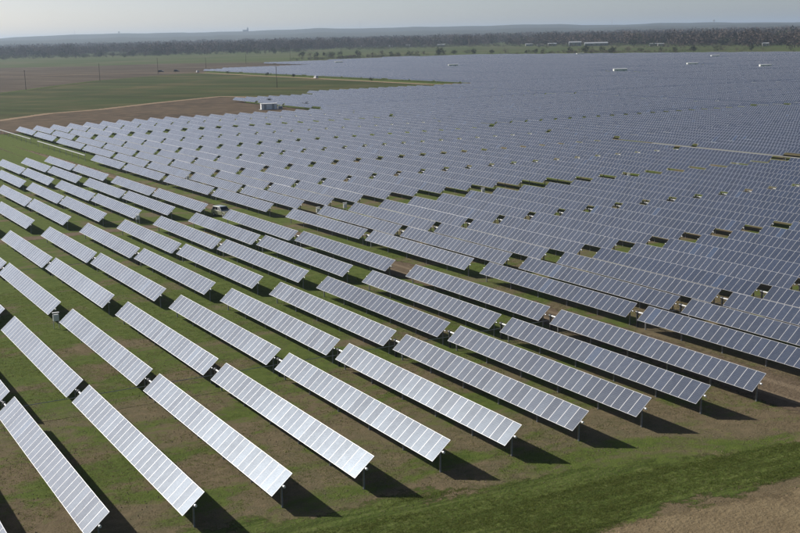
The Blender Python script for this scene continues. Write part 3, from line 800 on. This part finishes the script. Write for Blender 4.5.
# ------------------------------------------------------------------ trees
def crown_verts(r, n, rx, rz, cz, size, clumps, gap=.0):
    """leaf-sized faces gathered in clumps through the crown's volume"""
    cl = []
    for _ in range(clumps):
        while True:
            p = np.array([r.uniform(-1, 1), r.uniform(-1, 1), r.uniform(-.8, 1)])
            if .25 < np.linalg.norm(p) < 1: break
        cl.append(p*[rx*.85, rx*.85, rz*.85])
    V, Fs = [], []
    for i in range(n):
        c = cl[r.randrange(clumps)]
        p = Vector(c) + Vector((r.gauss(0, rx*.22), r.gauss(0, rx*.22), r.gauss(0, rz*.2)+cz))
        a = Vector((r.gauss(0, 1), r.gauss(0, 1), r.gauss(0, 1))).normalized(); b = a.orthogonal().normalized()
        a, b = a*size*r.uniform(.5, 1.3), b*size*r.uniform(.4, 1.0)
        k = len(V); V += [tuple(p-a), tuple(p+b), tuple(p+a*.9-b*.3)]; Fs.append((k, k+1, k+2))
    return V, Fs
def tree_proto(kind, seed, H_):
    r = random.Random(seed)
    mat = {'bare': 'bare_wood', 'green': 'leaf', 'pale': 'leaf_pale'}[kind]
    m = MB(); th_ = H_*(.45 if kind != 'pale' else .25); m.tube((0, 0, -.3), (r.uniform(-.2, .2), 0, th_), .03*H_, .018*H_, 6)
    for _ in range(6):
        a = r.uniform(0, 6.28); l = H_*r.uniform(.22, .42)
        m.tube((0, 0, th_*r.uniform(.6, 1)), (math.cos(a)*l*.7, math.sin(a)*l*.7, th_+l*.7), .014*H_, .004*H_, 5, False)
    rx, rz = H_*(.44 if kind != 'pale' else .62), H_*.44
    V, Fs = crown_verts(r, 260 if kind == 'bare' else 420, rx, rz, H_*.50 if kind != 'pale' else H_*.42, H_*(.045 if kind == 'bare' else .06), 18)
    return m.mesh('trunk', 'bark'), mesh_np('crown', V, [np.array(Fs)], [mat])
PROTO = {k: [tree_proto(k, 40+i*3, 8.0) for i in range(3)] for k in ('bare', 'green', 'pale')}
tcount = 0
def tree(x, y, h, kind, label, group):
    global tcount
    tr, cr = PROTO[kind][tcount % 3]; tcount += 1
    t = empty({'bare': 'bare_tree', 'green': 'evergreen_tree', 'pale': 'scrub_tree'}[kind], (x, y, ztf(x, y)-.1), random.uniform(0, 6.28), label=label, category='tree', group=group)
    t.scale = (h/8*random.uniform(.95, 1.25),)*2 + (h/8,)
    link('trunk', tr, t); link('crown', cr, t)
LEFT = [(460, 2181), (456, 2064), (507, 2095), (516, 2046), (524, 2006), (565, 2097), (556, 1988), (601, 2059), (607, 2022), (653, 2120), (684, 2125), (694, 2050), (727, 2027), (712, 1907), (739, 1931), (720, 1849), (746, 1872), (799, 1934), (828, 1960), (640, 2200), (420, 2300), (375, 2250)] + [(440+17*k+random.uniform(-12, 12), 2310-14.5*k+random.uniform(-110, 60)) for k in range(24)]
for i, (x, y) in enumerate(LEFT):
    kd = ('pale', 'bare', 'green')[(0, 1, 2, 1, 0, 2, 1)[i % 7]]
    tree(x, y, random.uniform(8, 13), kd, {'pale': 'pale scrubby tree standing in the far left pasture', 'bare': 'bare grey tree standing in the far left pasture', 'green': 'dark evergreen tree standing in the far left pasture'}[kd], 'trees scattered over the far left pasture')
RIGHT = [(646, 1505), (617, 1423), (623, 1393), (650, 1440), (680, 1480), (700, 1420), (692, 1300), (782, 1377), (809, 1350), (760, 1330), (730, 1350), (823, 1230), (827, 1198), (850, 1260), (836, 1124), (855, 1136), (859, 1105), (880, 1096), (921, 1121), (925, 1065), (951, 989), (972, 987), (985, 940), (960, 1030), (900, 1150), (870, 1180)] + [(640+11.5*k+random.uniform(-10, 10), 1500-17.5*k+random.uniform(0, 60)+max(0, k-8)*2.0) for k in range(30)]
for i, (x, y) in enumerate(RIGHT):
    kd = ('bare', 'green', 'bare', 'pale', 'green')[i % 5]
    if i in (7, 14): kd = 'green'
    h = 11.5 if i in (7, 14) else random.uniform(5.5, 9)
    lab = {7: 'tall dark evergreen tree behind the far edge of the panels, left of the sheds', 14: 'tall dark evergreen tree standing below the long pale shed'}.get(i)
    tree(x, y, h, kd, lab or {'pale': 'pale scrub bush along the far edge of the panels', 'bare': 'bare brown tree along the far edge of the panels', 'green': 'small dark evergreen along the far edge of the panels'}[kd], 'trees along the far edge of the panels')
tree(141.7, 449.8, 3.0, 'green', 'small dark bush at the edge of the bare soil', 'bushes by the bare soil')
tree(139.0, 404.2, 3.2, 'green', 'small dark bush beside the panels right of the white inverter station', 'bushes by the bare soil')
for x, y in [(300, 903), (297, 760), (299, 640), (301, 820)]:
    tree(x-6, y, 3.0, 'green', 'low dark bush beside the far dirt road', 'bushes beside the far dirt road')

# scrub along the panel edge and along the foot of the woods: too many to count
def scrub(name, lines, label, mats):
    VV, FF, MI, base = [], [], [], 0
    pr = [crown_verts(random.Random(300+s), 40, .55, .45, .42, .11, 7) for s in range(6)]
    pr = [(np.array(V), np.array(Fs)) for V, Fs in pr]
    for pts, n, depth, h0, h1 in lines:
        P = np.array(pts, float)
        for i in range(n):
            k = rng.uniform(0, len(P)-1.001); q = int(k); p = P[q]+(P[q+1]-P[q])*(k-q)
            p = p + rng.normal(0, depth, 2)
            if hash_noise(np.array(p[0]), np.array(p[1]), .012, 21) < .36: continue
            V, Fs = pr[i % 6]; h = rng.uniform(h0, h1); W_ = V*h*np.array([1.25, 1.25, 1.0]) + np.array([p[0], p[1], 0])
            VV.append(W_); FF.append(Fs+base); base += len(V); MI.append(np.full(len(Fs), rng.integers(0, len(mats))))
    return link(name, mesh_np(name, np.concatenate(VV), [np.concatenate(FF)], mats, np.concatenate(MI)), None, kind='stuff', label=label, category='scrub')
scrub('scrub', [([(560, 1300), (680, 1330), (780, 1300), (850, 1150), (910, 1070), (980, 950), (1010, 800)], 900, 28, 2.5, 6.0)], 'low brown scrub along the far edge of the panels', ['bare_wood', 'leaf', 'bare_wood', 'leaf_pale'])
scrub('wood_edge_scrub', [([(300, 2480), (480, 2250), (650, 2180), (800, 2050), (1000, 2080), (1180, 2120)], 1000, 80, 3.5, 8.5), ([(1180, 2120), (1250, 1850), (1220, 1600), (1180, 1350), (1120, 1100)], 500, 45, 3, 8)], 'scattered scrub at the foot of the woods', ['bare_wood', 'leaf_pale', 'leaf', 'leaf_pale'])

# woods: one mass of bare winter trees with some evergreens
def woods():
    r = random.Random(5)
    edge = [(-200, 2900), (200, 2750), (436, 2632), (604, 2460), (764, 2330), (983, 2330), (1221, 2330), (1375, 2120), (1350, 1867), (1372, 1776), (1315, 1592), (1295, 1422), (1210, 1134), (1190, 900), (1250, 600)]
    ea = np.array([math.degrees(math.atan2(x-CAM[0], y-CAM[1])) for x, y in edge]); ed = np.array([math.hypot(x-CAM[0], y-CAM[1]) for x, y in edge])
    protos = []
    for s in range(8):
        kind = 'bare' if s < 6 else 'green'
        V, Fs = crown_verts(random.Random(100+s), 46 if kind == 'bare' else 54, .42, .46, .50, .10 if kind == 'bare' else .12, 10)
        tr = [(-.02, 0, 0), (.02, 0, 0), (0, .01, .6)]
        k = len(V); V = V+tr; Fs = Fs+[(k, k+1, k+2)]
        protos.append((np.array(V), np.array(Fs), kind))
    VV, FF, MI, base = [], [], [], 0
    N = 28000
    az = rng.uniform(4, 55, N); u = rng.uniform(0, 1, N)
    d0 = np.interp(az, ea, ed)
    dist = d0 + 70*rng.normal(0, 1, N) + 130*(hash_noise(az*1.7, az*0, 1.0, 2)-.4) + 4600*u**1.7
    keep = hash_noise(az*1.1, dist*.0035, 1.0, 12) < .80
    az, dist, d0 = az[keep], dist[keep], d0[keep]; N = len(az)
    hh = rng.uniform(10, 21, N)*(0.7+0.65*hash_noise(az*3, dist*.01, 1.0, 4))
    sel = rng.integers(0, 6, N); green = (hash_noise(az*2.0, dist*.012, 1.3, 8) > .80); sel[green] = rng.integers(6, 8, green.sum())
    for i in range(N):
        a = R(az[i]); V, Fs, kind = protos[sel[i]]
        c, s = math.cos(i*1.7), math.sin(i*1.7)
        W_ = V.copy(); wx = hh[i]*(1.1 if dist[i] < d0[i]+900 else 1.8)
        W_[:, 0] = (V[:, 0]*c-V[:, 1]*s)*wx + CAM[0]+math.sin(a)*dist[i]
        W_[:, 1] = (V[:, 0]*s+V[:, 1]*c)*wx + CAM[1]+math.cos(a)*dist[i]
        W_[:, 2] = V[:, 2]*hh[i]-.2
        VV.append(W_); FF.append(Fs+base); MI.append(np.full(len(Fs), 1 if kind == 'green' else 0)); base += len(V)
    return link('woods', mesh_np('woods', np.concatenate(VV), [np.concatenate(FF)], ['bare_wood', 'leaf'], np.concatenate(MI)), None, kind='stuff', label='broad grey-brown winter woods below the hills', category='woods')
woods()

# ------------------------------------------------------------------ far buildings
M['roofpale'] = plain('pale_metal_roof', (0.48, 0.49, 0.50), 0.5, 0, .08, .3)
M['roofdark'] = plain('dark_roof', (0.10, 0.08, 0.075), 0.8, 0, .15, .3)
M['wallpale'] = plain('pale_wall', (0.45, 0.44, 0.42), 0.7, 0, .08, .3)
M['wallgrey'] = plain('grey_wall', (0.28, 0.30, 0.31), 0.7, 0, .1, .3)
M['pane'] = glass_mat()
def shed(x, y, rz, L, Wd, Hh, wall, roof, label, name='shed', cat='building'):
    t = empty(name, (x, y, ztf(x, y)-.05), rz, label=label, category=cat, group='far buildings before the woods')
    m = MB(); m.extrude([(-Wd/2, 0), (Wd/2, 0), (Wd/2, Hh), (0, Hh+Wd*.14), (-Wd/2, Hh)], 0, -L/2, L/2); w = m.obj('wall', wall, t)
    m = MB()
    for s in (-1, 1):
        a, b = (s*(Wd/2+.4), Hh-.08), (0, Hh+Wd*.14+.06)
        m.poly([(-L/2-.4, a[0], a[1]), (L/2+.4, a[0], a[1]), (L/2+.4, b[0], b[1]), (-L/2-.4, b[0], b[1])])
        m.poly([(-L/2-.4, a[0], a[1]+.2), (L/2+.4, a[0], a[1]+.2), (L/2+.4, b[0], b[1]+.2), (-L/2-.4, b[0], b[1]+.2)])
    for e in (-L/2-.4, L/2+.4):
        for s in (-1, 1):
            m.poly([(e, s*(Wd/2+.4), Hh-.08), (e, 0, Hh+Wd*.14+.06), (e, 0, Hh+Wd*.14+.26), (e, s*(Wd/2+.4), Hh+.12)])
    for s in (-1, 1): m.poly([(-L/2-.4, s*(Wd/2+.4), Hh-.08), (L/2+.4, s*(Wd/2+.4), Hh-.08), (L/2+.4, s*(Wd/2+.4), Hh+.12), (-L/2-.4, s*(Wd/2+.4), Hh+.12)])
    m.obj('roof', roof, t)
    n = max(2, int(L/7))
    for q in range(n):
        xx = -L/2+L*(q+.5)/n
        m = MB(); m.box(xx-.8, xx+.8, -Wd/2-.06, -Wd/2, Hh*.35, Hh*.7); m.obj('window', 'pane', t)
    m = MB(); m.box(-L*.1-1.5, -L*.1+1.5, -Wd/2-.1, -Wd/2-.062, 0, min(Hh*.8, 3.4)); m.obj('door', 'grey', t)
for a in [(1290, 2640, -25, 14, 9, 4, 'wallpale', 'roofpale', 'small white house left of the long dark barn'), (1230, 2480, -25, 16, 9, 4.5, 'wallpale', 'roofpale', 'white house at the left end of the far buildings'),
          (1220, 2370, -28, 46, 12, 5, 'wallgrey', 'roofdark', 'long dark barn at the left before the woods'), (1205, 2300, -28, 10, 8, 5, 'wallpale', 'roofpale', 'small white shed right of the long dark barn'),
          (1218, 2243, -28, 19, 11, 6, 'wallpale', 'roofpale', 'square white house among bare trees, left of the sheds'), (1240, 2215, -28, 12, 8, 4, 'wallgrey', 'roofdark', 'small grey house right of the square white house'),
          (1254, 2168, -28, 21, 10, 5.5, 'wallgrey', 'roofpale', 'grey house with pale roof left of the sheds'), (1269, 1864, -30, 17, 9, 5.5, 'wallpale', 'roofpale', 'white shed at the left of the shed row'),
          (1266, 1823, -30, 15, 10, 4.5, 'wallgrey', 'roofdark', 'grey shed in the middle of the shed row'), (1262, 1780, -30, 19, 10, 6.5, 'wallpale', 'roofpale', 'bright white shed at the right of the shed row'),
          (1254, 1700, -32, 27, 14, 10, 'wallgrey', 'roofpale', 'tall grey building with white roof left of the long shed'), (1262, 1650, -32, 50, 16, 7, 'wallgrey', 'roofpale', 'long grey shed with pale roof before the woods'),
          (1246, 1480, -34, 16, 9, 5, 'wallgrey', 'roofpale', 'grey house under trees, right of the long shed'), (1240, 1455, -34, 12, 9, 5, 'wallpale', 'roofpale', 'small pale house under trees at right'),
          (1205, 1195, -36, 11, 8, 6, 'wallpale', 'roofpale', 'small pale house at the far right in the woods')]:
    shed(a[0], a[1], R(a[2]), a[3]*.8, a[4]*.8, a[5]*.62, *a[6:])

# skyline structures on the hills
def at_az(az, d): return CAM[0]+math.sin(R(az))*d, CAM[1]+math.cos(R(az))*d
x, y = at_az(21.66, 9900); t = empty('grain_elevator', (x, y, 62), R(-20), label='grain elevator with a tower on the skyline at left', category='building')
m = MB(); m.box(-26, 12, -8, 8, 0, 22); m.obj('silo_block', 'wallgrey', t)
m = MB(); m.box(8, 20, -7, 7, 0, 36); m.box(12, 17, -3, 3, 36, 42); m.obj('head_house', 'wallgrey', t)
for az, d, h, zb, lab in [(26.96, 9000, 118, 4, 'tall thin radio mast left of centre on the skyline'), (38.64, 9000, 95, 4, 'thin radio mast right of centre on the skyline'), (13.94, 9800, 42, 68, 'thin mast on the left skyline')]:
    x, y = at_az(az, d); t = empty('radio_mast', (x, y, zb), 0, label=lab, category='mast', group='masts on the skyline')
    m = MB()
    for q in range(3):
        a = 2*math.pi*q/3; m.tube((math.cos(a)*1.4, math.sin(a)*1.4, 0), (math.cos(a)*.7, math.sin(a)*.7, h), .35, .2, 5)
    for q in range(24):
        z0 = h*q/24; m.tube((1.2, 0, z0), (-.6, 1.0, z0+h/24), .15, .15, 4)
    m.obj('lattice', 'grey', t)
for az, d, zb, h, lab in [(15.9, 9900, 70, 24, 'water tower on the left hill crest'), (43.19, 9900, 44, 30, 'water tower on the right skyline')]:
    x, y = at_az(az, d); t = empty('water_tower', (x, y, zb), 0, label=lab, category='water tower', group='water towers on the skyline')
    m = MB()
    for q in range(6):
        a = 2*math.pi*q/6; m.tube((math.cos(a)*6, math.sin(a)*6, -4), (math.cos(a)*5, math.sin(a)*5, h*.68), .7, .6, 6)
    m.obj('legs', 'grey', t)
    m = MB()
    for (ra, za), (rb, zb_) in zip([(2, h*.62), (8, h*.70), (9, h*.8), (8, h*.92)], [(8, h*.70), (9, h*.8), (8, h*.92), (1, h)]): m.tube((0, 0, za), (0, 0, zb_), ra, rb, 16, False)
    m.obj('tank', 'grey', t)

# ------------------------------------------------------------------ haze
t = NT('haze_air')
pv = t.n('VolumePrincipled'); pv.inputs['Color'].default_value = (0.68, 0.83, 1.0, 1); pv.inputs['Density'].default_value = 0.00008
pv.inputs['Anisotropy'].default_value = 0.3
t.t.links.new(pv.outputs[0], t.out.inputs['Volume'])
m = MB(); m.box(-46000, 46000, -46000, 46000, -12.0, 135.0)
hz = m.obj('haze', t.m, None, kind='stuff', label='thin blue haze over the far plain')
